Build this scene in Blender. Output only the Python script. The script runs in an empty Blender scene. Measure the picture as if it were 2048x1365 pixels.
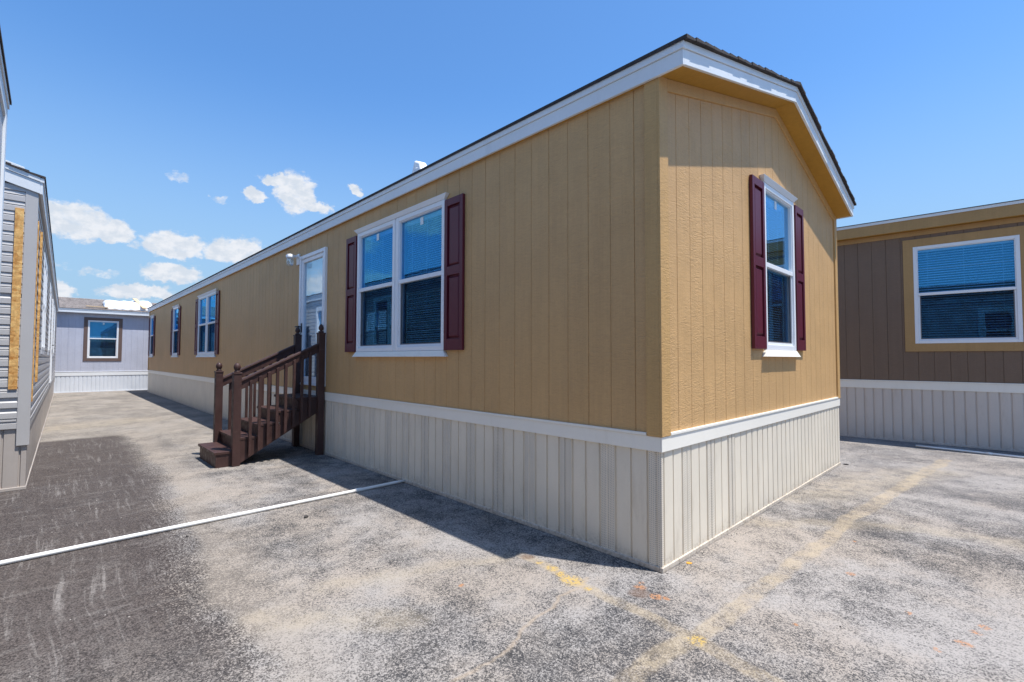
import bpy, bmesh, math, random
from mathutils import Vector, Matrix
random.seed(7)
R = math.radians
S = bpy.context.scene
COL = S.collection

# ------------------------------------------------------------------ node helpers
class NT:
    def __init__(s, tree): s.t = tree; s.n = tree.nodes; s.l = tree.links
    def put(s, sock, v):
        if isinstance(v, bpy.types.NodeSocket): s.l.new(v, sock)
        elif v is not None:
            if hasattr(sock, 'default_value'):
                try:
                    if sock.type == 'RGBA' and not isinstance(v, (int, float)) and len(v) == 3: v = (*v, 1)
                    if sock.type == 'RGBA' and isinstance(v, (int, float)): v = (v, v, v, 1)
                    if sock.type == 'VECTOR' and isinstance(v, (int, float)): v = (v, v, v)
                    sock.default_value = v
                except Exception: pass
    def m(s, op, a, b=None, c=None, clamp=False):
        n = s.n.new('ShaderNodeMath'); n.operation = op; n.use_clamp = clamp
        for i, v in enumerate((a, b, c)):
            if v is not None: s.put(n.inputs[i], v)
        return n.outputs[0]
    def vm(s, op, a, b=None, scale=None):
        n = s.n.new('ShaderNodeVectorMath'); n.operation = op
        s.put(n.inputs[0], a)
        if b is not None: s.put(n.inputs[1], b)
        if scale is not None: s.put(n.inputs['Scale'], scale)
        return n.outputs[0]
    def ramp(s, v, a, b, lo=0., hi=1., smooth=True):
        n = s.n.new('ShaderNodeMapRange'); n.clamp = True
        n.interpolation_type = 'SMOOTHSTEP' if smooth else 'LINEAR'
        s.put(n.inputs['Value'], v); s.put(n.inputs['From Min'], a); s.put(n.inputs['From Max'], b)
        s.put(n.inputs['To Min'], lo); s.put(n.inputs['To Max'], hi)
        return n.outputs[0]
    def mix(s, f, a, b, mode='MIX'):
        n = s.n.new('ShaderNodeMix'); n.data_type = 'RGBA'; n.blend_type = mode; n.clamp_factor = True
        s.put(n.inputs[0], f); s.put(n.inputs[6], a); s.put(n.inputs[7], b)
        return n.outputs[2]
    def noise(s, vec, scale, detail=3, rough=.55, dist=0., out=0):
        n = s.n.new('ShaderNodeTexNoise'); s.put(n.inputs['Vector'], vec)
        n.inputs['Scale'].default_value = scale; n.inputs['Detail'].default_value = detail
        n.inputs['Roughness'].default_value = rough; n.inputs['Distortion'].default_value = dist
        return n.outputs[out]
    def vor(s, vec, scale, out='Color', feature='F1'):
        n = s.n.new('ShaderNodeTexVoronoi'); n.feature = feature; s.put(n.inputs['Vector'], vec)
        n.inputs['Scale'].default_value = scale
        return n.outputs[out]
    def coord(s, kind='Object'): return s.n.new('ShaderNodeTexCoord').outputs[kind]
    def sep(s, v):
        n = s.n.new('ShaderNodeSeparateXYZ'); s.put(n.inputs[0], v); return n.outputs
    def comb(s, x, y, z):
        n = s.n.new('ShaderNodeCombineXYZ')
        for i, v in enumerate((x, y, z)): s.put(n.inputs[i], v)
        return n.outputs[0]
    def bump(s, h, strength, dist, nrm=None):
        n = s.n.new('ShaderNodeBump'); s.put(n.inputs['Height'], h)
        n.inputs['Strength'].default_value = strength; n.inputs['Distance'].default_value = dist
        if nrm is not None: s.l.new(nrm, n.inputs['Normal'])
        return n.outputs[0]

def new_mat(name):
    m = bpy.data.materials.new(name); m.use_nodes = True
    t = NT(m.node_tree); b = m.node_tree.nodes['Principled BSDF']
    return m, t, b

def paint(name, col, rough=.5, var=.10, scale=3., bump=.15, bscale=90., spec=.4, dirt=0., splash=0.):
    """painted / moulded surface: slight tone drift, fine grain and optional grime"""
    m, t, b = new_mat(name)
    c = t.coord()
    n1 = t.noise(c, scale, 5, .6)
    n2 = t.noise(c, bscale, 3, .6)
    k = t.m('ADD', t.ramp(n1, .3, .7, 1 - var, 1 + var * .6, False), t.ramp(n2, .3, .7, -var * .25, var * .25, False))
    colr = t.mix(1., (*col, 1), t.comb(k, k, k), 'MULTIPLY')
    if dirt:
        d = t.m('MULTIPLY', t.ramp(t.noise(t.vm('MULTIPLY', c, (5., 5., 1.1)), 1.5, 6, .7), .52, .75), dirt)
        colr = t.mix(d, colr, (col[0] * .55, col[1] * .5, col[2] * .45, 1))
    if splash:
        z = t.sep(c)[2]
        edge = t.ramp(t.m('ADD', z, t.m('MULTIPLY', t.noise(c, 5., 6, .75), .30)), .12, .30, 1., 0.)
        sp = t.m('MULTIPLY', t.m('MULTIPLY', edge, t.ramp(t.noise(c, 38., 4, .7), .42, .62, .25, 1.)), splash)
        colr = t.mix(sp, colr, (.27, .215, .16, 1))
    t.put(b.inputs['Base Color'], colr)
    b.inputs['Roughness'].default_value = rough
    b.inputs['Specular IOR Level'].default_value = spec
    if bump: t.put(b.inputs['Normal'], t.bump(n2, bump, .004))
    return m

def siding_mat(name, col, grain=1., g0=.19):
    """embossed cedar texture engineered wood panel, painted"""
    m, t, b = new_mat(name)
    c = t.coord()
    w = t.noise(c, 7., 3, .5)
    cc = t.vm('ADD', t.vm('MULTIPLY', c, (16., 16., 95.)), t.vm('SCALE', t.comb(w, w, w), scale=9.))
    r = t.noise(cc, 1., 3, .6, .6)
    cv = t.noise(t.vm('MULTIPLY', c, (70., 70., 2.2)), 1., 3, .6)
    big = t.noise(c, 1.1, 4, .6)
    mask = t.ramp(t.noise(c, 2.3, 2, .5), .35, .62, .25, 1.)
    h = t.m('ADD', t.m('MULTIPLY', r, mask), t.m('MULTIPLY', cv, .25))
    k = t.m('ADD', t.ramp(big, .3, .7, .93, 1.06, False), t.ramp(cv, .3, .7, -.035, .035, False))
    k = t.m('MULTIPLY', k, t.ramp(r, .35, .62, .94, 1.03, False))
    x, y, z = t.sep(c)
    pn = t.n.new('ShaderNodeTexWhiteNoise'); pn.noise_dimensions = '1D'
    t.put(pn.inputs['W'], t.m('FLOOR', t.m('DIVIDE', t.m('SUBTRACT', t.m('ADD', x, y), g0), 1.218)))
    k = t.m('MULTIPLY', k, t.ramp(pn.outputs[0], 0., 1., .975, 1.02, False))
    run = t.noise(t.vm('MULTIPLY', c, (11., 11., .45)), 1., 4, .6)
    k = t.m('MULTIPLY', k, t.ramp(run, .32, .68, .955, 1.03, False))
    t.put(b.inputs['Base Color'], t.mix(1., (*col, 1), t.comb(k, k, k), 'MULTIPLY'))
    b.inputs['Roughness'].default_value = .55
    b.inputs['Specular IOR Level'].default_value = .35
    t.put(b.inputs['Normal'], t.bump(h, .85 * grain, .008))
    return m

def perf_mat(name, col):
    m, t, b = new_mat(name)
    c = t.coord(); x, y, z = t.sep(c)
    u = t.m('ADD', x, y)
    a = .0135
    cu = t.m('DIVIDE', u, a)
    fu = t.m('SUBTRACT', t.m('FRACT', cu), .5)
    row = t.m('FLOOR', cu)
    cz = t.m('ADD', t.m('DIVIDE', z, .0125), t.m('MULTIPLY', row, .5))
    fz = t.m('SUBTRACT', t.m('FRACT', cz), .5)
    d = t.m('SQRT', t.m('ADD', t.m('MULTIPLY', fu, fu), t.m('MULTIPLY', fz, fz)))
    hole = t.ramp(d, .22, .32, 1., 0.)
    n = t.noise(c, 4., 4, .6)
    k = t.ramp(n, .3, .7, .92, 1.04, False)
    base = t.mix(1., (*col, 1), t.comb(k, k, k), 'MULTIPLY')
    t.put(b.inputs['Base Color'], t.mix(hole, base, (.40, .36, .31, 1)))
    b.inputs['Roughness'].default_value = .5
    t.put(b.inputs['Normal'], t.bump(t.m('SUBTRACT', 1., hole), .5, .003))
    return m

def shingle_mat(name, col):
    m, t, b = new_mat(name)
    c = t.coord()
    g = t.vor(c, 260.)
    gs = t.sep(g)[0]
    tab = t.noise(t.vm('MULTIPLY', c, (1.2, 5., 1.2)), 1.3, 3, .7)
    k = t.m('MULTIPLY', t.ramp(gs, 0., 1., .6, 1.45, False), t.ramp(tab, .3, .7, .7, 1.3, False))
    t.put(b.inputs['Base Color'], t.mix(1., (*col, 1), t.comb(k, k, k), 'MULTIPLY'))
    b.inputs['Roughness'].default_value = .9
    t.put(b.inputs['Normal'], t.bump(gs, .5, .004))
    return m

def osb_mat(name):
    m, t, b = new_mat(name)
    c = t.coord()
    v1 = t.vor(t.vm('MULTIPLY', c, (14., 14., 40.)), 1.)
    v2 = t.vor(t.vm('ADD', t.vm('MULTIPLY', c, (26., 26., 15.)), (3.1, 4.2, 1.1)), 1.)
    a = t.m('ADD', t.m('MULTIPLY', t.sep(v1)[0], .55), t.m('MULTIPLY', t.sep(v2)[1], .45))
    col = t.mix(a, (.50, .20, .035, 1), (.95, .60, .22, 1))
    n = t.ramp(t.noise(c, 35., 4, .7), .38, .62, .75, 1.08, False)
    t.put(b.inputs['Base Color'], t.mix(1., col, t.comb(n, n, n), 'MULTIPLY'))
    b.inputs['Roughness'].default_value = .8
    t.put(b.inputs['Normal'], t.bump(a, .5, .004))
    return m

def glass_mat(name, tint=(.42, .68, 1.), ior=.15, trans=(.55, .68, .74)):
    m, t, b = new_mat(name); t.n.remove(b)
    out = t.n['Material Output']
    g = t.n.new('ShaderNodeBsdfGlossy'); g.inputs['Roughness'].default_value = .004
    g.inputs['Color'].default_value = (*tint, 1)
    w = t.noise(t.coord(), 1.6, 2, .5)
    t.put(g.inputs['Normal'], t.bump(w, .10, .012))
    tr = t.n.new('ShaderNodeBsdfTransparent'); tr.inputs['Color'].default_value = (*trans, 1)
    geo = t.n.new('ShaderNodeNewGeometry')
    dn = t.n.new('ShaderNodeVectorMath'); dn.operation = 'DOT_PRODUCT'
    t.l.new(geo.outputs['Normal'], dn.inputs[0]); t.l.new(geo.outputs['Incoming'], dn.inputs[1])
    f0 = ior   # reflectance of one face looking straight at it
    fr = t.m('ADD', f0, t.m('MULTIPLY', t.m('POWER', t.m('SUBTRACT', 1., t.m('ABSOLUTE', dn.outputs['Value'])), 4.), 1. - f0), clamp=True)
    mx = t.n.new('ShaderNodeMixShader')
    t.l.new(fr, mx.inputs[0]); t.l.new(tr.outputs[0], mx.inputs[1]); t.l.new(g.outputs[0], mx.inputs[2])
    t.l.new(mx.outputs[0], out.inputs[0])
    return m

def screen_mat(name):
    m, t, b = new_mat(name); t.n.remove(b)
    out = t.n['Material Output']
    d = t.n.new('ShaderNodeBsdfDiffuse'); d.inputs['Color'].default_value = (.018, .019, .02, 1)
    tr = t.n.new('ShaderNodeBsdfTransparent')
    mx = t.n.new('ShaderNodeMixShader')
    n = t.ramp(t.noise(t.coord(), 5., 2), .3, .7,   .42, .54, False)
    t.l.new(n, mx.inputs[0]); t.l.new(tr.outputs[0], mx.inputs[1]); t.l.new(d.outputs[0], mx.inputs[2])
    t.l.new(mx.outputs[0], out.inputs[0])
    return m

# ------------------------------------------------------------------ mesh builder
class MB:
    """collects polygons in a frame: u along U, d along N, z up, starting at P0"""
    def __init__(s, P0=(0, 0, 0), U=(1, 0, 0), N=(0, 1, 0)):
        s.P0 = Vector(P0); s.U = Vector(U); s.N = Vector(N); s.v = []; s.f = []; s.mi = []
    def p(s, u, d, z): s.v.append(s.P0 + s.U * u + s.N * d + Vector((0, 0, z))); return len(s.v) - 1
    def face(s, pts, mi=0): s.f.append([s.p(*q) for q in pts]); s.mi.append(mi)
    def box(s, u0, u1, d0, d1, z0, z1, mi=0):
        a = [s.p(u, d, z) for z in (z0, z1) for d in (d0, d1) for u in (u0, u1)]
        for q in ((0, 1, 3, 2), (4, 6, 7, 5), (0, 4, 5, 1), (2, 3, 7, 6), (0, 2, 6, 4), (1, 5, 7, 3)):
            s.f.append([a[i] for i in q]); s.mi.append(mi)
    def hexa(s, a8, mi=0):
        """8 corners: four bottom, four top in the same order"""
        a = [s.p(*q) for q in a8]
        for q in ((0, 1, 2, 3), (4, 5, 6, 7), (0, 1, 5, 4), (1, 2, 6, 5), (2, 3, 7, 6), (3, 0, 4, 7)):
            s.f.append([a[i] for i in q]); s.mi.append(mi)
    def prism(s, prof, u0, u1, axis='u', mi=0):
        """profile extruded; axis u: prof=(d,z); axis d: prof=(u,z); axis z: prof=(u,d)"""
        def mk(q, w):
            return (w, q[0], q[1]) if axis == 'u' else (q[0], w, q[1]) if axis == 'd' else (q[0], q[1], w)
        A = [s.p(*mk(q, u0)) for q in prof]; B = [s.p(*mk(q, u1)) for q in prof]
        n = len(prof)
        s.f.append(A[::-1]); s.mi.append(mi); s.f.append(B); s.mi.append(mi)
        for i in range(n):
            j = (i + 1) % n; s.f.append([A[i], A[j], B[j], B[i]]); s.mi.append(mi)
    def lathe(s, cu, cd, prof, seg=16, mi=0):
        rings = []
        for r, z in prof:
            rings.append([s.p(cu + r * math.cos(2 * math.pi * k / seg), cd + r * math.sin(2 * math.pi * k / seg), z) for k in range(seg)])
        for a, b in zip(rings, rings[1:]):
            for k in range(seg):
                j = (k + 1) % seg; s.f.append([a[k], a[j], b[j], b[k]]); s.mi.append(mi)
        s.f.append(rings[0][::-1]); s.mi.append(mi); s.f.append(rings[-1]); s.mi.append(mi)
    def tube(s, A, B, r, seg=14, mi=0):
        A, B = Vector(A), Vector(B); ax = (B - A).normalized()
        e = ax.cross(Vector((0, 0, 1)));
        if e.length < .01: e = Vector((1, 0, 0))
        e.normalize(); g = ax.cross(e)
        ra = [s.p(*(A + (e * math.cos(t) + g * math.sin(t)) * r)) for t in [2 * math.pi * k / seg for k in range(seg)]]
        rb = [s.p(*(B + (e * math.cos(t) + g * math.sin(t)) * r)) for t in [2 * math.pi * k / seg for k in range(seg)]]
        s.f.append(ra[::-1]); s.f.append(rb); s.mi += [mi, mi]
        for k in range(seg):
            j = (k + 1) % seg; s.f.append([ra[k], ra[j], rb[j], rb[k]]); s.mi.append(mi)
    def build(s, name, mats, parent=None, bevel=0., smooth=False, recalc=True, label=None):
        me = bpy.data.meshes.new(name); me.from_pydata([tuple(v) for v in s.v], [], s.f)
        if not isinstance(mats, (list, tuple)): mats = [mats]
        for m in mats: me.materials.append(m)
        me.polygons.foreach_set('material_index', s.mi)
        if smooth: me.polygons.foreach_set('use_smooth', [True] * len(s.f))
        if recalc:
            bm = bmesh.new(); bm.from_mesh(me); bmesh.ops.recalc_face_normals(bm, faces=bm.faces); bm.to_mesh(me); bm.free()
        me.update()
        o = bpy.data.objects.new(name, me); COL.objects.link(o)
        if parent: o.parent = parent
        if label: o['label'] = label
        if bevel:
            b = o.modifiers.new('bevel', 'BEVEL'); b.width = bevel; b.segments = 2; b.limit_method = 'ANGLE'; b.angle_limit = R(40)
        return o

def thing(name, loc, rz, label, cat, group=None):
    o = bpy.data.objects.new(name, None); COL.objects.link(o); o.location = loc; o.rotation_euler = (0, 0, rz)
    o.empty_display_size = .3
    o['label'] = label; o['category'] = cat
    if group: o['group'] = group
    return o
def tag(o, label, cat, group=None):
    o['label'] = label; o['category'] = cat
    if group: o['group'] = group
    return o

# ------------------------------------------------------------------ materials
M = {}
M['gold'] = siding_mat('gold_siding', (.565, .342, .148))
M['gold_trim'] = siding_mat('gold_trim', (.550, .330, .128), .8)
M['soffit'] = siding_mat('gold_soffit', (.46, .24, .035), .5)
M['brown'] = siding_mat('brown_siding', (.19, .125, .083), .7)
M['brown_trim'] = siding_mat('ochre_trim', (.43, .255, .10), .7)
M['bluegrey'] = siding_mat('blue_grey_siding', (.50, .515, .60), .5)
M['dark_trim'] = paint('dark_brown_trim', (.15, .10, .085), .5)
M['lap'] = paint('grey_lap_vinyl', (.51, .49, .475), .42, .06, 2., .12, 60.)
M['greytrim'] = paint('grey_trim_vinyl', (.485, .465, .45), .42, .05, 2., .08, 60.)
M['taupe_skirt'] = paint('taupe_skirt_vinyl', (.46, .405, .36), .45, .07, 2., .08, 60., dirt=.3)
M['white'] = paint('white_vinyl', (.80, .81, .82), .32, .03, 2., .05, 60.)
M['fascia'] = paint('white_fascia', (.74, .76, .77), .45, .05, 1.5, .12, 40., dirt=.12)
M['cream'] = paint('cream_skirt_vinyl', (.755, .672, .54), .45, .07, 1.7, .10, 70., dirt=.30, splash=.55)
M['rail'] = paint('cream_bottom_rail', (.66, .58, .48), .5, .12, 9., .2, 60., dirt=.5, splash=.75)
M['cream_perf'] = perf_mat('cream_perforated_vinyl', (.755, .672, .54))
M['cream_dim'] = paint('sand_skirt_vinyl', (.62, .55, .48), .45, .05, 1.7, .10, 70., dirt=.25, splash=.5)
M['band'] = paint('cream_band', (.86, .81, .71), .4, .03, 1.5, .05, 60., dirt=.10)
M['skirt_blue'] = paint('pale_blue_skirt', (.68, .71, .76), .45, .05, 2., .08, 60.)
M['shutter'] = paint('maroon_shutter', (.098, .008, .020), .42, .08, 3., .12, 110., spec=.45)
M['shingle'] = shingle_mat('dark_shingle', (.045, .036, .034))
M['shingle_tan'] = shingle_mat('weathered_shingle', (.235, .20, .18))
M['glass'] = glass_mat('window_glass', (.15, .58, 1.), .17, (.72, .90, 1.))
M['glass_clear'] = glass_mat('clear_glass', (.78, .91, 1.), .27, (.93, .97, 1.))
M['glass_pale'] = glass_mat('pale_window_glass', (.38, .72, 1.), .24, (.80, .93, 1.))
M['screen'] = screen_mat('insect_mesh')
M['screen_frame'] = paint('screen_frame_grey', (.16, .16, .17), .5)
M['slat'] = paint('blind_slat', (.82, .84, .86), .45, .03)
M['wood'] = paint('dark_brown_stained_wood', (.062, .029, .024), .5, .25, 6., .35, 60., dirt=.35)
_t = NT(M['wood'].node_tree); _b = _t.n['Principled BSDF']; _src = _b.inputs['Base Color'].links[0].from_socket; _c = _t.coord()
_sc = _t.m('MULTIPLY', _t.ramp(_t.noise(_t.vm('MULTIPLY', _c, (9., 9., 22.)), 1.6, 7, .75), .60, .72), .55)
_t.put(_b.inputs['Base Color'], _t.mix(_sc, _src, (.20, .135, .11, 1)))
_t.put(_b.inputs['Roughness'], _t.ramp(_t.noise(_c, 12., 5, .7), .3, .7, .38, .72))
M['black'] = paint('black_metal', (.012, .012, .013), .4)
M['osb'] = osb_mat('strand_board')
M['pvc'] = paint('white_pvc', (.80, .79, .76), .35, .04, 4., .05, 60., dirt=.18)
M['pine'] = paint('raw_pine_board', (.70, .50, .30), .7, .18, 8., .3, 70.)
M['tarp'] = paint('white_plastic_wrap', (.86, .86, .86), .4, .06, 6., .3, 14.)
M['doorw'] = paint('pale_door_paint', (.70, .73, .76), .4, .03)
M['sticker'] = paint('paper_sticker', (.75, .82, .85), .7)
M['drywall'] = paint('interior_wallboard', (.20, .18, .16), .8)

# ------------------------------------------------------------------ house pieces
def wall_grooved(mb, W, z0, ztop, holes, gs, g0, gw=.009, gd=.007):
    """surface with vertical machined grooves every gs; holes=(u0,u1,z0,z1)"""
    br = {0., W}
    gr = []
    u = g0
    while u < W - .02:
        if u > .02: gr.append(u); br.add(u - gw / 2); br.add(u + gw / 2)
        u += gs
    for h in holes: br.add(h[0]); br.add(h[1])
    if callable(ztop): br.add(W / 2)
    zt = ztop if callable(ztop) else (lambda u: ztop)
    br = sorted(b for b in br if 0 <= b <= W)
    for a, b in zip(br, br[1:]):
        if b - a < 1e-5: continue
        mid = (a + b) / 2
        ing = any(abs(mid - g) < gw / 2 for g in gr)
        d = -(gd if (round((mid - g0) / gs) % 2 == 0) else gd * .75) if ing else 0.
        segs = []; cur = z0
        for h in sorted([h for h in holes if h[0] - 1e-6 < mid < h[1] + 1e-6], key=lambda h: h[2]):
            segs.append((cur, h[2], None)); cur = h[3]
        segs.append((cur, None, 1))
        for lo, hi, top in segs:
            h1, h2 = (zt(a), zt(b)) if top else (hi, hi)
            if ing:
                mb.face([(a, 0, lo), (mid, d, lo), (mid, d, (h1 + h2) / 2), (a, 0, h1)])
                mb.face([(mid, d, lo), (b, 0, lo), (b, 0, h2), (mid, d, (h1 + h2) / 2)])
            else:
                mb.face([(a, d, lo), (b, d, lo), (b, d, h2), (a, d, h1)])
def reveals(mb, holes, dep=.10):
    for (a, b, c, e) in holes:
        mb.face([(a, 0, c), (a, -dep, c), (a, -dep, e), (a, 0, e)])
        mb.face([(b, 0, c), (b, -dep, c), (b, -dep, e), (b, 0, e)])
        mb.face([(a, 0, c), (b, 0, c), (b, -dep, c), (a, -dep, c)])
        mb.face([(a, 0, e), (b, 0, e), (b, -dep, e), (a, -dep, e)])
def wall_lap(mb, W, z0, ztop, holes, lap=.1115, out=.016):
    zt = ztop if callable(ztop) else (lambda u: ztop)
    zmax = max(zt(W * .5), zt(0.), zt(W)); zlow = zt(0.)
    z = z0
    while z < zmax - .005:
        z1 = min(z + lap, zmax)
        cuts = sorted({z, z1, z + lap * .12, z + lap * .5, z + lap * .62} | {e for h in holes for e in (h[2], h[3]) if z < e < z1})
        cuts = [c for c in cuts if c <= z1 + 1e-9]
        def off(q):
            t = (q - z) / lap
            if t < .12: return out
            if t < .5: return out - .002
            if t < .62: return out * .55
            return .001
        for a, b in zip(cuts, cuts[1:]):
            if b - a < 1e-4: continue
            mid = (a + b) / 2
            d0 = off(a + 1e-5); d1 = off(b - 1e-5)
            if (a - z) / lap >= .5 - 1e-6 and (a - z) / lap < .62: d0, d1 = out - .002, .003
            elif (a - z) / lap >= .62 - 1e-6: d0, d1 = .003, .001
            lo, hi = 0., W
            if mid > zlow:
                fr = (mid - zlow) / max(1e-6, (zt(W / 2) - zlow)); lo = fr * W / 2; hi = W - lo
            spans = [(lo, hi)]
            for h in holes:
                if h[2] - 1e-6 < mid < h[3] + 1e-6:
                    ns = []
                    for s0, s1 in spans:
                        if h[0] > s0: ns.append((s0, min(h[0], s1)))
                        if h[1] < s1: ns.append((max(h[1], s0), s1))
                    spans = ns
            for s0, s1 in spans:
                if s1 - s0 < 1e-4: continue
                mb.face([(s0, d0, a), (s1, d0, a), (s1, d1, b), (s0, d1, b)])
                if a == z: mb.face([(s0, .001, a), (s1, .001, a), (s1, out, a), (s0, out, a)])
        z += lap
def skirt(mb, W, z0, z1, off, period=.397, dep=.015, perf_to=-1.):
    """vertical ribbed vinyl, every third strip perforated"""
    seg = [(.000, 0, 1), (.050, 0, 1), (.056, -.007, 1), (.066, -.007, 1), (.072, 0, 1), (.118, 0, 0), (.124, -dep, 0), (.134, -dep, 0),
           (.138, -.003, 0), (.248, -.001, 0), (.254, -dep, 0), (.262, -dep, 0), (.266, -.003, 0), (.374, -.001, 0), (.380, -dep, 0), (.391, -dep, 0)]
    plain = []
    for q in range(3):
        o_ = q * period / 3
        plain += [(o_, -.002, 0), (o_ + .028, .0, 0), (o_ + .085, .0, 0), (o_ + .112, -.002, 0), (o_ + .1155, -dep, 0), (o_ + .1275, -dep, 0)]
    pts = []
    k = math.floor(-off / period) - 1
    u = off + k * period
    while u < W + period:
        w = random.uniform(-.002, .002)
        sg = seg if -.5 < u < perf_to else plain
        for a, d, mi in sg: pts.append((u + a, d + (w if d == 0 else 0), mi))
        u += period
    for (a, d, mi), (b, e, _) in zip(pts, pts[1:]):
        if b <= 0 or a >= W: continue
        if a < 0: d = d + (e - d) * (0 - a) / (b - a); a = 0.
        if b > W: e = d + (e - d) * (W - a) / (b - a); b = W
        mb.face([(a, d, z0), (b, e, z0), (b, e, z1), (a, d, z1)], mi)

def window(parent, F, u0, u1, z0, z1, rail, double=False, blind=True, flare=True, rim=None, sticker=True, label=None, mirror=False, pitch=.0255, glass='glass'):
    P0, U, N = F
    mk = lambda: MB(P0, U, N)
    f = mk(); fw = .05
    cells = [(u0, (u0 + u1) / 2 - .018), ((u0 + u1) / 2 + .018, u1)] if double else [(u0, u1)]
    # outer vinyl frame with a stepped inner bead
    for a, b in cells:
        f.box(a, a + fw, -.075, .022, z0, z1); f.box(b - fw, b, -.075, .022, z0, z1)
        f.box(a + fw, b - fw, -.075, .020, z1 - fw, z1); f.box(a + fw, b - fw, -.075, .020, z0, z0 + fw)
        f.box(a + fw, b - fw, -.05, .016, rail - .024, rail + .022)
        # lower operable sash, set in
        s = .024
        f.box(a + fw, a + fw + s, -.05, .006, z0 + fw, rail - .024); f.box(b - fw - s, b - fw, -.05, .006, z0 + fw, rail - .024)
        f.box(a + fw + s, b - fw - s, -.05, .004, z0 + fw, z0 + fw + s)
        # top bead
        f.box(a + fw, a + fw + .012, -.04, .010, rail + .022, z1 - fw); f.box(b - fw - .012, b - fw, -.04, .010, rail + .022, z1 - fw)
        f.box(a + fw + .012, b - fw - .012, -.04, .009, z1 - fw - .012, z1 - fw)
    if double: f.box((u0 + u1) / 2 - .018, (u0 + u1) / 2 + .018, -.07, .012, z0, z1)
    w = f.build('window', M['white'], parent, bevel=.003, label=label)
    for a, b in cells:
        g = mk(); g.box(a + fw + .004, b - fw - .004, -.026, -.020, rail + .01, z1 - fw + .002); g.build('upper_pane', M[glass], w)
        g = mk(); g.box(a + fw + .01, b - fw - .01, -.042, -.036, z0 + fw + .01, rail - .02); g.build('lower_pane', M['glass'], w)
        g = mk(); s = .024
        g.face([(a + fw + s, -.012, z0 + fw + s), (b - fw - s, -.012, z0 + fw + s), (b - fw - s, -.012, rail - .024), (a + fw + s, -.012, rail - .024)])
        for (p, q, r_, t_) in ((a + fw + s, a + fw + s + .012, z0 + fw + s, rail - .024), (b - fw - s - .012, b - fw - s, z0 + fw + s, rail - .024)):
            g.box(p, q, -.016, -.004, r_, t_, 1)
        g.box(a + fw + s + .012, b - fw - s - .012, -.016, -.004, z0 + fw + s, z0 + fw + s + .012, 1)
        g.build('insect_screen', [M['screen'], M['screen_frame']], w)
        if blind:
            bl = mk(); zz = z1 - fw - .03; ia, ib = a + fw + .012, b - fw - .012
            bl.box(ia, ib, -.128, -.088, z1 - fw - .03, z1 - fw + .01); g_ = pitch / .0235
            k = 0
            while zz > z0 + fw + .02:
                j = random.uniform(-.0012, .0012)
                bl.face([(ia, -.106 - .010 * g_, zz + .006 * g_ + j), (ib, -.106 - .010 * g_, zz + .006 * g_), (ib, -.106, zz + .002 * g_), (ia, -.106, zz + .002 * g_ + j)])
                bl.face([(ia, -.106, zz + .002 * g_ + j), (ib, -.106, zz + .002 * g_), (ib, -.106 + .009 * g_, zz - .006 * g_), (ia, -.106 + .009 * g_, zz - .006 * g_ + j)])
                zz -= pitch; k += 1
            for uu in (ia + .12, (ia + ib) / 2, ib - .12): bl.box(uu - .0015, uu + .0015, -.092, -.0905, z0 + fw, z1 - fw)
            bl.build('window_blind', M['slat'], w, recalc=False)
        if sticker:
            s_ = mk(); mu = (a + b) / 2 - .0 if not mirror else (a + b) / 2
            s_.box(mu - .03, mu + .03, -.0195, -.0185, z1 - fw - .115, z1 - fw - .03)
            s_.build('paper_sticker', M['sticker'], w)
    if flare:
        # flared head and sill trims, mitred at the ends
        h = mk()
        h.hexa([(u0, .0, z1 + .002), (u1, .0, z1 + .002), (u1, .026, z1 + .002), (u0, .026, z1 + .002),
                (u0 - .06, .0, z1 + .052), (u1 + .06, .0, z1 + .052), (u1 + .06, .05, z1 + .052), (u0 - .06, .05, z1 + .052)])
        h.build('head_trim', M['white'], w, bevel=.002)
        h = mk()
        h.hexa([(u0 - .06, .0, z0 - .066), (u1 + .06, .0, z0 - .066), (u1 + .06, .05, z0 - .066), (u0 - .06, .05, z0 - .066),
                (u0, .0, z0 - .002), (u1, .0, z0 - .002), (u1, .026, z0 - .002), (u0, .026, z0 - .002)])
        h.build('sill_trim', M['band'], w, bevel=.002)
    if rim:
        mat, rw = rim; r = mk()
        r.box(u0 - rw, u0 - .001, .0, .018, z0 - rw, z1 + rw); r.box(u1 + .001, u1 + rw, .0, .018, z0 - rw, z1 + rw)
        r.box(u0 - .001, u1 + .001, .0, .018, z1 + .001, z1 + rw); r.box(u0 - .001, u1 + .001, .0, .018, z0 - rw, z0 - .001)
        r.build('window_surround', mat, w, bevel=.002)
    return w

def shutter(parent, F, u0, u1, z0, z1, rail):
    P0, U, N = F; s = MB(P0, U, N); st = .05; t = .034; b0 = .004
    s.box(u0, u0 + st, b0, t, z0, z1); s.box(u1 - st, u1, b0, t, z0, z1)
    r = [(z0, z0 + .115), (rail - .045, rail + .045), (z1 - .075, z1)]
    for a, b in r: s.box(u0 + st, u1 - st, b0, t - .0005, a, b)
    for a, b in ((r[0][1], r[1][0]), (r[1][1], r[2][0])):
        s.box(u0 + st, u1 - st, b0, b0 + .006, a, b)
        e = .032; q0, q1 = u0 + st, u1 - st
        s.hexa([(q0 + .012, b0 + .006, a + .012), (q1 - .012, b0 + .006, a + .012), (q1 - .012, b0 + .006, b - .012), (q0 + .012, b0 + .006, b - .012),
                (q0 + e, t - .008, a + e), (q1 - e, t - .008, a + e), (q1 - e, t - .008, b - e), (q0 + e, t - .008, b - e)])
    return s.build('shutter', M['shutter'], parent, bevel=.0025)

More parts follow.
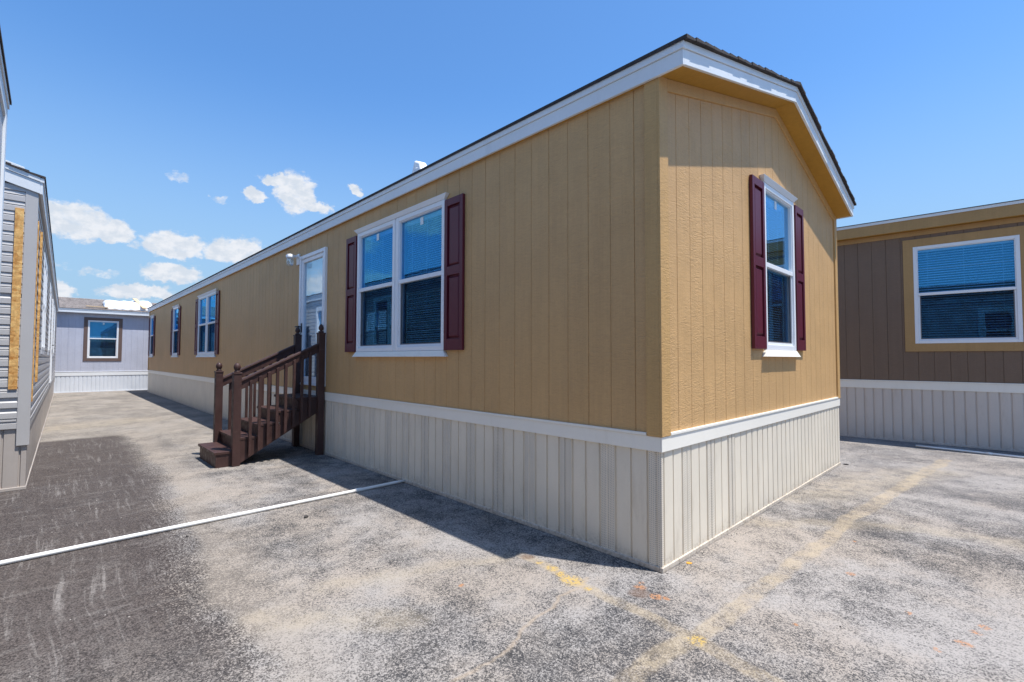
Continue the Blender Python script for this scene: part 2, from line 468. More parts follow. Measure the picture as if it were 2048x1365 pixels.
def roof_set(root, W, y0, y1, ze, zp, ox, oy, mats, x0=0., fh=.15, shingle='shingle', soffit=None, frieze=None, tier=True, gold_fascia=None, th=1., rk=.034):
    """gable roof over x0..x0+W, y0..y1; ze = eave top at the fascia line, zp = top at the ridge"""
    xa, xb = x0 - ox, x0 + W + ox; xm = x0 + W / 2; ya, yb = y0 - oy, y1 + oy
    sl = (zp - ze) / (xm - xa)
    zr = lambda x: ze + sl * (min(x, 2 * xm - x) - xa)
    # shingle courses
    mb = MB()
    n = 17; run = (xm - (xa - .02)) / n
    for side in (0, 1):
        for k in range(n):
            a, b = xa - .02 + k * run - (.01 if k else 0), xa - .02 + (k + 1) * run
            za = ze + sl * (a - xa) + .004; zb = ze + sl * (b - xa) + .004
            segs = [ya - rk - random.uniform(0, .012), yb + rk + random.uniform(0, .012)]
            th0, th1 = .026 * th, .014 * th
            m = (lambda x: x) if side == 0 else (lambda x: 2 * xm - x)
            mb.hexa([(m(a), segs[0], za), (m(b), segs[0], zb), (m(b), segs[1], zb), (m(a), segs[1], za),
                     (m(a), segs[0], za + th0), (m(b), segs[0], zb + th1), (m(b), segs[1], zb + th1), (m(a), segs[1], za + th0)])
    mb.prism([(xm - .12, zr(xm - .12) + .02), (xm, zp + .022), (xm + .12, zr(xm - .12) + .02), (xm + .12, zr(xm - .12) + .034), (xm, zp + .040), (xm - .12, zr(xm - .12) + .034)], ya - rk - .006, yb + rk + .006, 'd')
    rf = mb.build('roof', M[shingle], root)
    fm = mats
    t = .022
    # eave fascias: lower board and narrow upper drip board
    for sx, nm in ((-1, 'eave_fascia'), (1, 'eave_fascia')):
        f = MB(); X = xa if sx < 0 else xb
        lo, hi = sorted((X, X - sx * t))
        f.box(lo, hi, ya, yb, ze - fh, ze - .048)
        lo, hi = sorted((X + sx * .010, X - sx * t))
        f.box(lo, hi, ya - .01, yb + .01, ze - .046, ze + .002, 1 if gold_fascia else 0)
        f.build(nm, [gold_fascia or fm, fm] if gold_fascia else fm, root, bevel=.002)
    # rake boards
    for Y, sy in ((ya, -1), (yb, 1)):
        f = MB()
        lo, hi = sorted((Y, Y - sy * t)); lo2, hi2 = sorted((Y + sy * .010, Y - sy * t))
        for q in (0, 1):
            m = (lambda x: x) if q == 0 else (lambda x: 2 * xm - x)
            a, b = xa + t, xm
            if q == 0: pass
            f.prism([(m(a), zr(a) - fh), (m(b), zr(b) - fh), (m(b), zr(b) - .048), (m(a), zr(a) - .048)], lo, hi, 'd')
            f.prism([(m(a), zr(a) - .046), (m(b), zr(b) - .046), (m(b), zr(b) + .002), (m(a), zr(a) + .002)], lo2, hi2, 'd', 1 if gold_fascia else 0)
        f.build('rake_fascia', [gold_fascia or fm, fm] if gold_fascia else fm, root, bevel=.002)
        # rake soffit, sloping with the roof
        s = MB(); e = Y - sy * t; w = y0 if sy < 0 else y1
        lo, hi = sorted((e, w))
        for q in (0, 1):
            m = (lambda x: x) if q == 0 else (lambda x: 2 * xm - x)
            a, b = xa + t, xm
            s.prism([(m(a), zr(a) - fh + .004), (m(b), zr(b) - fh + .004), (m(b), zr(b) - fh + .016), (m(a), zr(a) - fh + .016)], lo + .0005, hi + (.0), 'd')
        s.build('soffit', soffit or fm, root)
        if frieze:
            g = MB(); lo, hi = sorted((w, w + sy * .016))
            for q in (0, 1):
                m = (lambda x: x) if q == 0 else (lambda x: 2 * xm - x)
                a, b = x0 + .104, xm
                g.prism([(m(a), zr(a) - fh - .086), (m(b), zr(b) - fh - .086), (m(b), zr(b) - fh + .002), (m(a), zr(a) - fh + .002)], lo, hi, 'd')
            g.build('frieze_board', frieze, root, bevel=.002)
    # eave soffits
    for sx in (-1, 1):
        s = MB(); X = (xa + t) if sx < 0 else (xb - t); w = x0 if sx < 0 else x0 + W
        lo, hi = sorted((X, w))
        if hi - lo > .003:
            s.box(lo, hi, y0 + .001, y1 - .001, ze - fh + .004, ze - fh + .014); s.build('soffit', soffit or fm, root)
    return zr

def shell(root, x0, W, y0, y1, zb, ze_wall, zr, fh, mats, openings, kind='groove', g0=None, skirt_off=None, band=(.794, .895), mat_skirt=None, mat_band=None, trim=None, corner_low=None, bw=.10, perf_to={}):
    """four walls with openings + skirting + band. openings: dict side -> holes.
       sides: 'W' (x=x0, u=y), 'S' (y=y0, u=x), 'E', 'N'"""
    L = y1 - y0; g0 = g0 or {}; skirt_off = skirt_off or {}
    F = {'W': ((x0, y0, 0), (0, 1, 0), (-1, 0, 0)), 'E': ((x0 + W, y0, 0), (0, 1, 0), (1, 0, 0)),
         'S': ((x0, y0, 0), (1, 0, 0), (0, -1, 0)), 'N': ((x0, y1, 0), (1, 0, 0), (0, 1, 0))}
    for k, (P, U, N) in F.items():
        ln = L if k in 'WE' else W
        top = (ze_wall if k in 'WE' else (lambda u: zr(x0 + u) - fh + .008))
        holes = openings.get(k, [])
        mb = MB(P, U, N)
        if kind == 'groove': wall_grooved(mb, ln, zb, top, holes, .203, g0.get(k, .194))
        else: wall_lap(mb, ln, zb, top, holes)
        reveals(mb, holes)
        mb.build('side_wall' if k in 'WE' else 'end_wall', mats, root, recalc=False)
        if corner_low is not None or True:
            # skirting
            mb = MB(P, U, N); skirt(mb, ln, .03, band[0] + .02, skirt_off.get(k, -.02), perf_to=perf_to.get(k, -1.))
            mb.build('skirting', mat_skirt, root, recalc=False)
            # band, overlapping the neighbour at corners
            e = .012
            mb = MB(P, U, N); rl = MB(P, U, N)
            if k in 'SN':
                mb.box(-e, ln + e, .0005, e, band[0], band[1])
                rl.box(-.008, ln + .008, -.018, .008, .0, .034)
            else:
                mb.box(0, ln, .0005, e - .0004, band[0], band[1])
                rl.box(.018, ln - .018, -.018, .0078, .0, .034)
            mb.build('skirting_band', mat_band, root, bevel=.003)
            rl.build('bottom_rail', M['rail'] if mat_skirt[0] is M['cream'] else mat_skirt[0], root, bevel=.004)
            mb = MB(P, U, N)
            mb.box(bw + .003, ln - bw - .003, .0, .019, band[1] + .001, band[1] + .021)
            mb.build('starter_strip', mat_band, root, bevel=.003)
    # floor plate, shuts the interior
    mb = MB(); mb.box(x0 + .02, x0 + W - .02, y0 + .02, y1 - .02, zb - .03, zb); mb.build('floor_plate', M['drywall'], root)
    # corner trims
    if trim:
        t = .018; lowz = corner_low if corner_low is not None else band[1] + .0015
        for cx, sx in ((x0, -1), (x0 + W, 1)):
            for cy, sy in ((y0, -1), (y1, 1)):
                mb = MB()
                a, b = sorted((cx + sx * t, cx - sx * bw)); c, d = sorted((cy + sy * t, cy))
                top = lambda x: zr(x) - fh + .003
                # face on the end wall
                mb.hexa([(a, c, lowz), (b, c, lowz), (b, d, lowz), (a, d, lowz),
                         (a, c, top(max(a, x0))), (b, c, top(min(b, x0 + W))), (b, d, top(min(b, x0 + W))), (a, d, top(max(a, x0)))])
                a, b = sorted((cx + sx * t, cx)); c, d = sorted((cy, cy - sy * bw))
                mb.box(a, b, c, d, lowz, ze_wall)
                mb.build('corner_trim', trim, root, bevel=.0025)
    return F

# ================================================================== MAIN HOUSE
W = 4.743; LM = 23.41
main = thing('manufactured_home', (0, 0, 0), 0, 'long tan home with maroon shutters and cream skirting in the centre', 'house')
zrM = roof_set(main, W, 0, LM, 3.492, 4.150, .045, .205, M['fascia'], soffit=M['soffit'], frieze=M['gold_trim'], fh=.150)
zw, zt = 1.505, 3.095
wins = [(2.452, 4.438, True), (12.10, 14.09, True), (16.97, 17.93, False), (22.12, 23.02, False)]
holesW = [(a + .01, b - .01, zw + .01, zt - .01) for a, b, _ in wins] + [(5.47, 6.47, 1.01, 3.08)]
ew = (1.955, 2.872)
holesS = [(ew[0] + .01, ew[1] - .01, 1.52, 3.125)]
F = shell(main, 0, W, 0, LM, .885, 3.352, zrM, .150, M['gold'], {'W': holesW, 'S': holesS, 'E': [(6., 7.5, 1.6, 3.), (12., 13.5, 1.6, 3.)]}, g0={'W': .194, 'S': .247, 'E': .2, 'N': .2},
          skirt_off={'W': -.022, 'S': .304, 'E': 0, 'N': 0}, mat_skirt=[M['cream'], M['cream_perf']], mat_band=M['band'], trim=M['gold_trim'], perf_to={'W': 7.5, 'S': 1.2})
FW, FS = F['W'], F['S']
for i, (a, b, dbl) in enumerate(wins):
    window(main, FW, a, b, zw, zt, 2.325, dbl, label=None)
    shutter(main, FW, a - .020 - .305, a - .016, zw - .0, zt - .02, 2.32)
    shutter(main, FW, b + .016, min(b + .315, LM - .02), zw - .0, zt - .02, 2.32)
window(main, FS, ew[0], ew[1], 1.51, 3.135, 2.34, label=None, mirror=True, glass='glass_pale')
shutter(main, FS, ew[0] - .325, ew[0] - .018, 1.515, 3.115, 2.33)
shutter(main, FS, ew[1] + .018, ew[1] + .31, 1.515, 3.115, 2.33)
for a, b in ((6., 7.5), (12., 13.5)):
    window(main, F['E'], a - .01, b + .01, 1.59, 3.01, 2.3, True, blind=False, sticker=False)
# --- entry door
d0, d1, dz0, dz1 = 5.455, 6.485, .995, 3.092
f = MB(*FW)
f.box(d0, d0 + .055, -.09, .038, dz0, dz1); f.box(d1 - .055, d1, -.09, .038, dz0, dz1); f.box(d0 + .055, d1 - .055, -.09, .036, dz1 - .055, dz1)
f.box(d0 + .055, d1 - .055, -.09, .036, dz0, dz0 + .03)
q0, q1, r0, r1 = d0 + .058, d1 - .058, dz0 + .033, dz1 - .058
f.box(q0, q0 + .075, -.03, .020, r0, r1); f.box(q1 - .075, q1, -.03, .020, r0, r1)
f.box(q0 + .075, q1 - .075, -.03, .019, r1 - .06, r1); f.box(q0 + .075, q1 - .075, -.03, .019, r0, r0 + .10)
door = f.build('storm_door', M['white'], main, bevel=.003)
g = MB(*FW); g.box(q0 + .07, q1 - .07, -.012, -.006, r0 + .095, r1 - .055); g.build('door_glass', M['glass_clear'], door)
g = MB(*FW); g.box(q0 - .02, q1 + .02, -.125, -.095, r0 - .02, r1 + .03)
for a, b in ((q0 + .14, (q0 + q1) / 2 - .05), ((q0 + q1) / 2 + .05, q1 - .14)):
    for c, e in ((r0 + .16, r0 + .80), (r0 + .92, r1 - .16)):
        g.hexa([(a, -.095, c), (b, -.095, c), (b, -.095, e), (a, -.095, e), (a + .03, -.084, c + .03), (b - .03, -.084, c + .03), (b - .03, -.084, e - .03), (a + .03, -.084, e - .03)])
g.build('inner_door', M['doorw'], door, bevel=.002)
g = MB(*FW); g.tube((q1 - .04, .02, 1.93), (q1 - .04, .075, 1.93), .011); g.box(q1 - .055, q1 - .025, .068, .082, 1.90, 1.945)
g.box(q1 - .055, q1 + .10, .068, .082, 1.925, 1.945); g.box(q1 - .062, q1 - .018, .019, .026, 1.84, 1.99)
g.build('door_handle', M['black'], door, bevel=.002)
# --- porch light
pl = MB(*FW); pl.box(6.555, 6.665, .0, .022, 2.98, 3.16); pl.box(6.57, 6.65, .022, .20, 3.095, 3.13)
pl.lathe(6.61, .145, [(.058, 3.075), (.062, 3.085), (.062, 3.10), (.05, 3.135), (.02, 3.145)], 20)
lamp = pl.build('porch_light', M['white'], main, bevel=.003)
pj = MB(*FW); pj.lathe(6.61, .145, [(.022, 2.945), (.045, 2.955), (.052, 2.99), (.050, 3.05), (.046, 3.078)], 18)
pj.build('lamp_glass', M['glass_clear'], lamp, smooth=True)
# --- white wrapped vent on roof slope
v = MB(); v.lathe(.56, 3.80, [(.115, zrM(.56) - .03), (.10, zrM(.56) + .06), (.095, zrM(.56) + .22), (.085, zrM(.56) + .31)], 14)
v.hexa([(.42, 3.52, zrM(.5) - .01), (.66, 3.52, zrM(.5) + .02), (.66, 3.92, zrM(.5) + .02), (.42, 3.92, zrM(.5) - .01),
        (.50, 3.74, zrM(.5) + .38), (.60, 3.74, zrM(.5) + .40), (.60, 3.88, zrM(.5) + .46), (.50, 3.88, zrM(.5) + .45)])
v.build('roof_vent', M['tarp'], main, bevel=.02)

# ================================================================== STAIRS
SX, SY = -.66, 5.93
stair = thing('porch_stairs', (SX, SY, 0), 0, 'dark brown wooden steps with railings leading up to the white door', 'stairs')
def sm(): return MB((-SX, -SY, 0))
ya, yb = 5.475, 6.405
nose = [-1.42, -1.17, -.92, -.665, -.42]; zz = [.202, .362, .522, .685, .850]
for i in range(5):
    t = sm(); x1 = (nose[i + 1] + .03) if i < 4 else -.02
    t.box(nose[i], x1, ya - (.0 if i == 0 else .0), yb, zz[i] - .034, zz[i])
    t.build('tread' if i < 4 else 'landing', M['wood'], stair, bevel=.004)
    t = sm(); t.box(nose[i] + .022, nose[i] + .045, ya + .012, yb - .012, 0 if i == 0 else zz[i - 1] + .0005, zz[i] - .0345)
    t.build('riser', M['wood'], stair, bevel=.002)
t = sm(); t.box(nose[0] + .0455, nose[0] + .20, ya + .012, ya + .035, 0, zz[0] - .0345); t.build('step_side', M['wood'], stair)
t = sm(); t.box(nose[0] + .0455, nose[0] + .20, yb - .035, yb - .012, 0, zz[0] - .0345); t.build('step_side', M['wood'], stair)
for y0 in (ya + .004, yb - .042):
    s = sm()
    pts = [(-1.13, .02)]
    pts += [(-1.13, zz[1] - .036)]
    for i in range(1, 5):
        nx = nose[i + 1] + .045 if i < 4 else -.03
        pts += [(nx, zz[i] - .036)]
        if i < 4: pts += [(nx, zz[i + 1] - .036)]
    pts += [(-.03, .64), (-.12, .61)]
    # split the concave outline into upright strips so that every face stays planar and convex
    xs = sorted({p[0] for p in pts} | {-1.13, -.12})
    low = lambda x: .02 + (x + 1.13) * .585
    def up(x):
        k = max(i for i in range(1, 5) if (nose[i] + .045 if i > 1 else -9) <= x + 1e-6); return zz[k] - .036
    for a, b in zip(xs, xs[1:]):
        z = up((a + b) / 2)
        s.hexa([(a, y0, low(a)), (b, y0, low(b)), (b, y0 + .038, low(b)), (a, y0 + .038, low(a)), (a, y0, z), (b, y0, z), (b, y0 + .038, z), (a, y0 + .038, z)])
    s.build('stringer', M['wood'], stair)
def newel(x0, y0, ztop, tall):
    p = sm(); w = .094
    p.box(x0, x0 + w, y0, y0 + w, 0, ztop)
    c = .011
    p.box(x0 - .006, x0 + w + .006, y0 - .006, y0 + w + .006, ztop + .0005, ztop + .022)
    n = p.build('newel_post', M['wood'], stair, bevel=.004)
    f = sm(); cx, cy = x0 + w / 2, y0 + w / 2; z = ztop + .022
    if tall:
        prof = [(.030, 0), (.040, .008), (.040, .018), (.022, .026), (.020, .034), (.032, .046), (.038, .062), (.036, .085), (.024, .112), (.010, .128)]
    else:
        prof = [(.034, 0), (.038, .010), (.030, .022), (.026, .028), (.036, .042), (.042, .060), (.042, .082), (.034, .106), (.018, .122), (.006, .127)]
    f.lathe(cx, cy, [(r, z + h) for r, h in prof], 20)
    f.build('finial', M['wood'], n, smooth=True)
newel(-1.225, 5.425, 1.205, False); newel(-1.225, 6.372, 1.205, False)
newel(-.118, 5.425, 1.775, True); newel(-.118, 6.372, 1.775, True)
for yc in (5.472, 6.419):
    r = sm(); xa_, xb_ = -1.131, -.118; za_, zb_ = 1.105, 1.605
    r.hexa([(xa_, yc - .019, za_ - .105), (xb_, yc - .019, zb_ - .105), (xb_, yc + .019, zb_ - .105), (xa_, yc + .019, za_ - .105),
            (xa_, yc - .019, za_), (xb_, yc - .019, zb_), (xb_, yc + .019, zb_), (xa_, yc + .019, za_)])
    r.build('rail_board', M['wood'], stair, bevel=.004)
    r = sm()
    r.hexa([(xa_, yc - .038, za_ + .0006), (xb_ + 0, yc - .038, zb_ + .0006), (xb_, yc + .038, zb_ + .0006), (xa_, yc + .038, za_ + .0006),
            (xa_, yc - .034, za_ + .034), (xb_, yc - .034, zb_ + .034), (xb_, yc + .034, zb_ + .034), (xa_, yc + .034, za_ + .034)])
    r.build('handrail', M['wood'], stair, bevel=.005)
    out = -1 if yc < 6 else 1
    for k in range(8):
        x = -1.035 + k * .1115; zt_ = za_ + (x - xa_) * .4936 - .012; zb2 = max(.06, .02 + (x + .017 + 1.13) * .585 + .025)
        b = sm(); y0 = yc + out * .0195
        lo, hi = sorted((y0, y0 + out * .034))
        b.hexa([(x, lo, zb2), (x + .035, lo, zb2 + .02), (x + .035, hi, zb2 + .02), (x, hi, zb2),
                (x, lo, zt_ - .03), (x + .035, lo, zt_ - .013), (x + .035, hi, zt_ - .013), (x, hi, zt_ - .03)])
        b.build('baluster', M['wood'], stair, bevel=.002)

# ================================================================== LEFT GREY HOUSE (lap siding)
LW, LL = 4.6, 18.2
left = thing('lap_sided_home', (-3.126, 5.772, 0), R(-.9), 'grey lap sided home at left with raw strand board strips by its corner', 'house')
zrL = roof_set(left, LW, 0, LL, 3.395, 4.06, .05, .035, M['fascia'], x0=-LW, rk=.012, soffit=M['greytrim'], fh=.175)
hE = [(2.66, 4.12, 1.55, 2.92), (6.6, 7.6, 1.55, 2.92), (9.03, 9.95, .80, 2.86), (12.5, 14., 1.55, 2.92)]
FL = shell(left, -LW, LW, 0, LL, .66, 3.228, zrL, .175, M['lap'], {'E': hE, 'S': []}, kind='lap', skirt_off={'S': .06}, band=(.655, .735),
           mat_skirt=[M['taupe_skirt'], M['taupe_skirt']], mat_band=M['greytrim'], trim=M['greytrim'], corner_low=.475, bw=.082)
for (a, b, c, e) in (hE[0], hE[1], hE[3]):
    window(left, FL['E'], a - .01, b + .01, c - .01, e + .01, 2.25, b - a > 1.2, flare=False, sticker=False, rim=(M['white'], .07))
def door_simple(root, Fr, a, b, c, e):
    f = MB(*Fr)
    f.box(a, a + .06, -.09, .036, c, e); f.box(b - .06, b, -.09, .036, c, e); f.box(a + .06, b - .06, -.09, .034, e - .06, e); f.box(a + .06, b - .06, -.09, .034, c, c + .04)
    for (p, q, r_, t_) in ((a + .065, a + .17, c + .045, e - .065), (b - .17, b - .065, c + .045, e - .065)): f.box(p, q, -.04, .012, r_, t_)
    f.box(a + .17, b - .17, -.04, .011, c + .045, c + .85); f.box(a + .17, b - .17, -.04, .011, e - .20, e - .065)
    d = f.build('storm_door', M['white'], root, bevel=.003)
    g = MB(*Fr); g.box(a + .165, b - .165, -.02, -.014, c + .845, e - .195); g.build('door_glass', M['glass_clear'], d)
    g = MB(*Fr); g.tube((b - .11, .012, c + .95), (b - .11, .06, c + .95), .012); g.tube((b - .11, .055, c + .95), (b - .22, .055, c + .95), .009); g.build('door_handle', M['black'], d)
door_simple(left, FL['E'], 9.02, 9.96, .79, 2.87)
# raw strand board strips waiting for cladding
o = MB(*FL['S']); o.box(LW - .157, LW - .088, .014, .026, 1.08, 3.035); o.build('strand_board_strip', M['osb'], left, bevel=.002)
o = MB(*FL['E']); o.box(.115, .21, .014, .026, .93, 2.95); o.build('strand_board_strip', M['osb'], left, bevel=.002)
o = MB(*FL['E']); o.box(.90, 1.02, .014, .036, 1.12, 2.98); o.build('strand_board_strip', M['osb'], left, bevel=.002)
# board lying on the roof edge
b = MB(); 
xs = (-3.22 + 0, -4.3)
zl = lambda x: 3.395 + .285 * (-3.08 - x) + .045
b.hexa([(xs[0], 5.84, zl(xs[0])), (xs[1], 5.84, zl(xs[1])), (xs[1], 5.98, zl(xs[1])), (xs[0], 5.98, zl(xs[0])),
        (xs[0] - .01, 5.84, zl(xs[0]) + .035), (xs[1], 5.84, zl(xs[1]) + .035), (xs[1], 5.98, zl(xs[1]) + .035), (xs[0] - .01, 5.98, zl(xs[0]) + .035)])
tag(b.build('trim_board', M['fascia'], bevel=.002), 'white trim board lying along the roof edge of the grey lap sided home', 'board')

# ================================================================== NEAR LEFT HOUSE (only its corner and eave show)
near = thing('neighbouring_home', (-3.288, 3.915, 0), 0, 'pale home whose dark shingled eave and white corner just enter at the left edge', 'house')
zrN = roof_set(near, 4.6, -16, 0, 3.50, 4.15, .015, .09, M['fascia'], x0=-4.6, soffit=M['greytrim'], fh=.17, rk=.010)
hN = [(3.5, 5.4, 1.6, 3.0), (8.2, 9.7, 1.6, 3.0), (12.6, 13.5, 1.6, 3.0)]
M['paleblue'] = siding_mat('pale_grey_siding', (.50, .51, .53), .6)
FN = shell(near, -4.6, 4.6, -16, 0, .80, 3.338, zrN, .17, M['paleblue'], {'E': hN}, band=(.72, .81), mat_skirt=[M['skirt_blue'], M['skirt_blue']], mat_band=M['white'], trim=M['white'])
for (a, b_, c, e) in hN: window(near, FN['E'], a - .01, b_ + .01, c - .01, e + .01, 2.35, b_ - a > 1.2, flare=False, rim=(M['white'], .08), sticker=False)

# ================================================================== BACK HOUSE (blue grey)
back = thing('blue_grey_home', (9.5, 24.9, 0), R(90), 'pale blue grey home with brown framed window closing the far end of the lane', 'house')
zrB = roof_set(back, 4.74, 0, 21.5, 3.415, 4.05, .20, .2, M['fascia'], shingle='shingle_tan', soffit=M['fascia'], fh=.155)
wb = (9.5 + .892, 9.5 + 1.865)   # local y = 9.5 - world x
hB = [(wb[0], wb[1], 1.41, 2.965), (3., 4.4, 1.41, 2.965), (16.5, 18., 1.41, 2.965)]
FB = shell(back, 0, 4.74, 0, 21.5, .82, 3.264, zrB, .155, M['bluegrey'], {'W': hB}, band=(.675, .83), mat_skirt=[M['skirt_blue'], M['skirt_blue']], mat_band=M['white'], trim=M['bluegrey'])
for (a, b_, c, e) in hB: window(back, FB['W'], a - .01, b_ + .01, c - .01, e + .01, 2.22, b_ - a > 1.2, flare=False, rim=(M['dark_trim'], .125))
# wrapped bundle and boards on its roof
def roofz(y): return 3.415 + .635 / 2.57 * (y - 24.7) + .04
def bundle():
    mb = MB(); nx_, na = 26, 14; x0, x1 = -1.36, .34
    rings = []
    for i in range(nx_ + 1):
        f_ = i / nx_; x = x0 + (x1 - x0) * f_; endk = min(1, min(f_, 1 - f_) * 14 + .25)
        ring = []
        for k in range(na):
            a = math.pi * k / (na - 1)
            w_ = .62 * (1 + .05 * math.sin(7 * x)); h_ = .27 * (1 + .16 * math.sin(3.1 * x + 1) + .05 * math.sin(17 * x))
            yy = 25.55 - w_ * math.cos(a); c_ = abs(math.sin(a)) ** .45
            ring.append(mb.p(x + .03 * math.sin(5 * a), yy, roofz(yy) - .01 + h_ * c_ * endk + .012 * math.sin(23 * x + 4 * a)))
        rings.append(ring)
    for a, b in zip(rings, rings[1:]):
        for k in range(na - 1): mb.f.append([a[k], a[k + 1], b[k + 1], b[k]]); mb.mi.append(0)
    mb.f.append(rings[0]); mb.mi.append(0); mb.f.append(rings[-1][::-1]); mb.mi.append(0)
    return mb.build('wrapped_bundle', M['tarp'], smooth=True)
tag(bundle(), 'white plastic wrapped bundle lying on the brown roof of the blue grey home', 'bundle')
def board(x0, y0, z0, x1, y1, z1, w, name, label):
    A, B = Vector((x0, y0, z0)), Vector((x1, y1, z1)); d = (B - A).normalized(); s_ = Vector((-d.y, d.x, .0)).normalized() * w / 2
    u = Vector((0, 0, .035)); mb = MB()
    mb.hexa([tuple(A - s_), tuple(B - s_), tuple(B + s_), tuple(A + s_), tuple(A - s_ + u), tuple(B - s_ + u), tuple(B + s_ + u), tuple(A + s_ + u)])
    tag(mb.build(name, M['pine'], bevel=.003), label, 'board')
board(-1.95, 25.0, roofz(25.0) + .03, -1.25, 24.88, roofz(24.9) + .02, .10, 'pine_board', 'pale pine board sticking out left from under the white bundle')
board(-.30, 25.7, roofz(25.7) + .36, -.02, 24.80, roofz(24.8) + .10, .17, 'pine_board', 'pine board leaning over the right end of the white bundle')

# ================================================================== RIGHT HOUSE (dark brown)
right = thing('dark_brown_home', (7.731, -.647, 0), R(3.6), 'dark brown home with ochre trim and a wide blind covered window at right', 'house')
zrR = roof_set(right, 4.74, -11, 9, 3.855, 4.30, .13, .2, M['fascia'], soffit=M['soffit'], frieze=M['brown_trim'], fh=.225, th=.4, gold_fascia=M['brown_trim'])
hR = [(11 - 1.11, 11 + .14, 1.70, 3.34), (11 - 6.2, 11 - 4.6, 1.7, 3.34)]
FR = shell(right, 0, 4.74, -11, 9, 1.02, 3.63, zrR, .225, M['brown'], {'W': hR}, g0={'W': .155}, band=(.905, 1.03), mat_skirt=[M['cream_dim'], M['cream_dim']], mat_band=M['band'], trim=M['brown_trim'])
for (a, b_, c, e) in hR: window(right, FR['W'], a - .01, b_ + .01, c - .01, e + .01, 2.53, False, flare=False, rim=(M['brown_trim'], .135), sticker=False, pitch=.041)
f = MB(*FR['W']); f.box(.2, 19.8, .0, .014, 3.545, 3.629); f.build('frieze_board', M['brown_trim'], right)

# ================================================================== PIPES AND BITS
def wavy_pipe(P, Q, r, sag, n=24):
    mb = MB(); rings = []; P, Q = Vector(P), Vector(Q); d = (Q - P); ax = d.normalized(); e = Vector((-ax.y, ax.x, 0)); up = Vector((0, 0, 1)); seg = 16
    for i in range(n + 1):
        f_ = i / n; c = P + d * f_ + e * sag * math.sin(f_ * 5.3 + .6)
        rings.append([mb.p(*(c + (e * math.cos(t) + up * math.sin(t)) * r)) for t in [2 * math.pi * k / seg for k in range(seg)]])
    for a, b in zip(rings, rings[1:]):
        for k in range(seg): j = (k + 1) % seg; mb.f.append([a[k], a[j], b[j], b[k]]); mb.mi.append(0)
    mb.f.append(rings[0][::-1]); mb.f.append(rings[-1]); mb.mi += [0, 0]
    # coupling sleeve
    c = P + d * .17; mb.tube(tuple(c - ax * .035), tuple(c + ax * .035), r + .0035, 16)
    return mb
tag(wavy_pipe((-.008, 3.225, .0185), (-3.29, 3.165, .0185), .0165, .006).build('pvc_pipe', M['pvc'], smooth=True), 'long white plastic pipe lying across the asphalt lane towards the tan home', 'pipe')
tag(wavy_pipe((7.20, -.52, .0185), (6.98, -5.5, .0185), .0165, .006).build('pvc_pipe', M['pvc'], smooth=True), 'white plastic pipe in the shade along the foot of the dark brown home', 'pipe')
def rock(name, loc, r, mat, label, cat, flat=.6, n=2, seed=1):
    rnd = random.Random(seed); bm = bmesh.new(); bmesh.ops.create_icosphere(bm, subdivisions=n, radius=r)
    for v in bm.verts:
        k = 1 + rnd.uniform(-.22, .22); v.co = Vector((v.co.x * k * 1.25, v.co.y * k, v.co.z * k * flat))
    me = bpy.data.meshes.new(name); bm.to_mesh(me); bm.free(); me.materials.append(mat)
    o = bpy.data.objects.new(name, me); COL.objects.link(o); o.location = (loc[0], loc[1], r * flat * .8); o.rotation_euler = (0, 0, rnd.uniform(0, 3))
    return tag(o, label, cat)
M['stone'] = paint('dark_stone', (.05, .045, .042), .8, .3, 30., .5, 80.)
M['flake'] = paint('orange_flake', (.62, .30, .04), .8, .3, 30., .4, 80.)
rock('stone', (-1.288, 2.748), .017, M['stone'], 'small dark stone lying on the asphalt just in front of the white pipe', 'stone')
rock('stone', (-2.145, 2.93), .010, M['stone'], 'tiny black chip beside the white pipe on the edge of the dark patch', 'stone', seed=3)
rock('rubber_scrap', (4.80, -.055), .026, M['stone'], 'black scrap lying at the far right foot of the cream skirting', 'scrap', .3, 2, 5)
rock('paint_flake', (.275, -.052), .017, M['flake'], 'flat orange flake on the asphalt beside the cream skirting corner', 'flake', .18, 2, 8)

def grit():
    rnd = random.Random(11); mb = MB()
    for _ in range(900):
        if rnd.random() < .45:
            x = rnd.choice([-.03 - abs(rnd.gauss(0, .05)), rnd.uniform(-3., 0.)]); y = rnd.uniform(0, 9)
        else:
            x, y = rnd.uniform(-3.1, 7.), rnd.uniform(-2.4, 6.)
            if x > -.02 and y > -.02: y = -.02 - abs(rnd.gauss(0, .06))
            if x > 7: continue
        rr = rnd.uniform(.002, .0055); n = 5; a0 = rnd.uniform(0, 6.28); h = rr * rnd.uniform(.6, 1.3)
        b = [mb.p(x + rr * rnd.uniform(.7, 1.3) * math.cos(a0 + 6.283 * k / n), y + rr * rnd.uniform(.7, 1.3) * math.sin(a0 + 6.283 * k / n), .0003) for k in range(n)]
        q = [mb.p(x + rr * .6 * math.cos(a0 + 6.283 * k / n), y + rr * .6 * math.sin(a0 + 6.283 * k / n), h) for k in range(n)]
        mb.f.append(q); mb.mi.append(rnd.choice((0, 0, 1)))
        m_ = mb.mi[-1]
        for k in range(n): j = (k + 1) % n; mb.f.append([b[k], b[j], q[j], q[k]]); mb.mi.append(m_)
    o = mb.build('loose_grit', [paint('pale_grit', (.36, .33, .30), .9, .3, 50.), M['stone']])
    o['kind'] = 'stuff'; o['label'] = 'fine loose grit scattered over the asphalt and along the skirting'; o['category'] = 'grit'
grit()

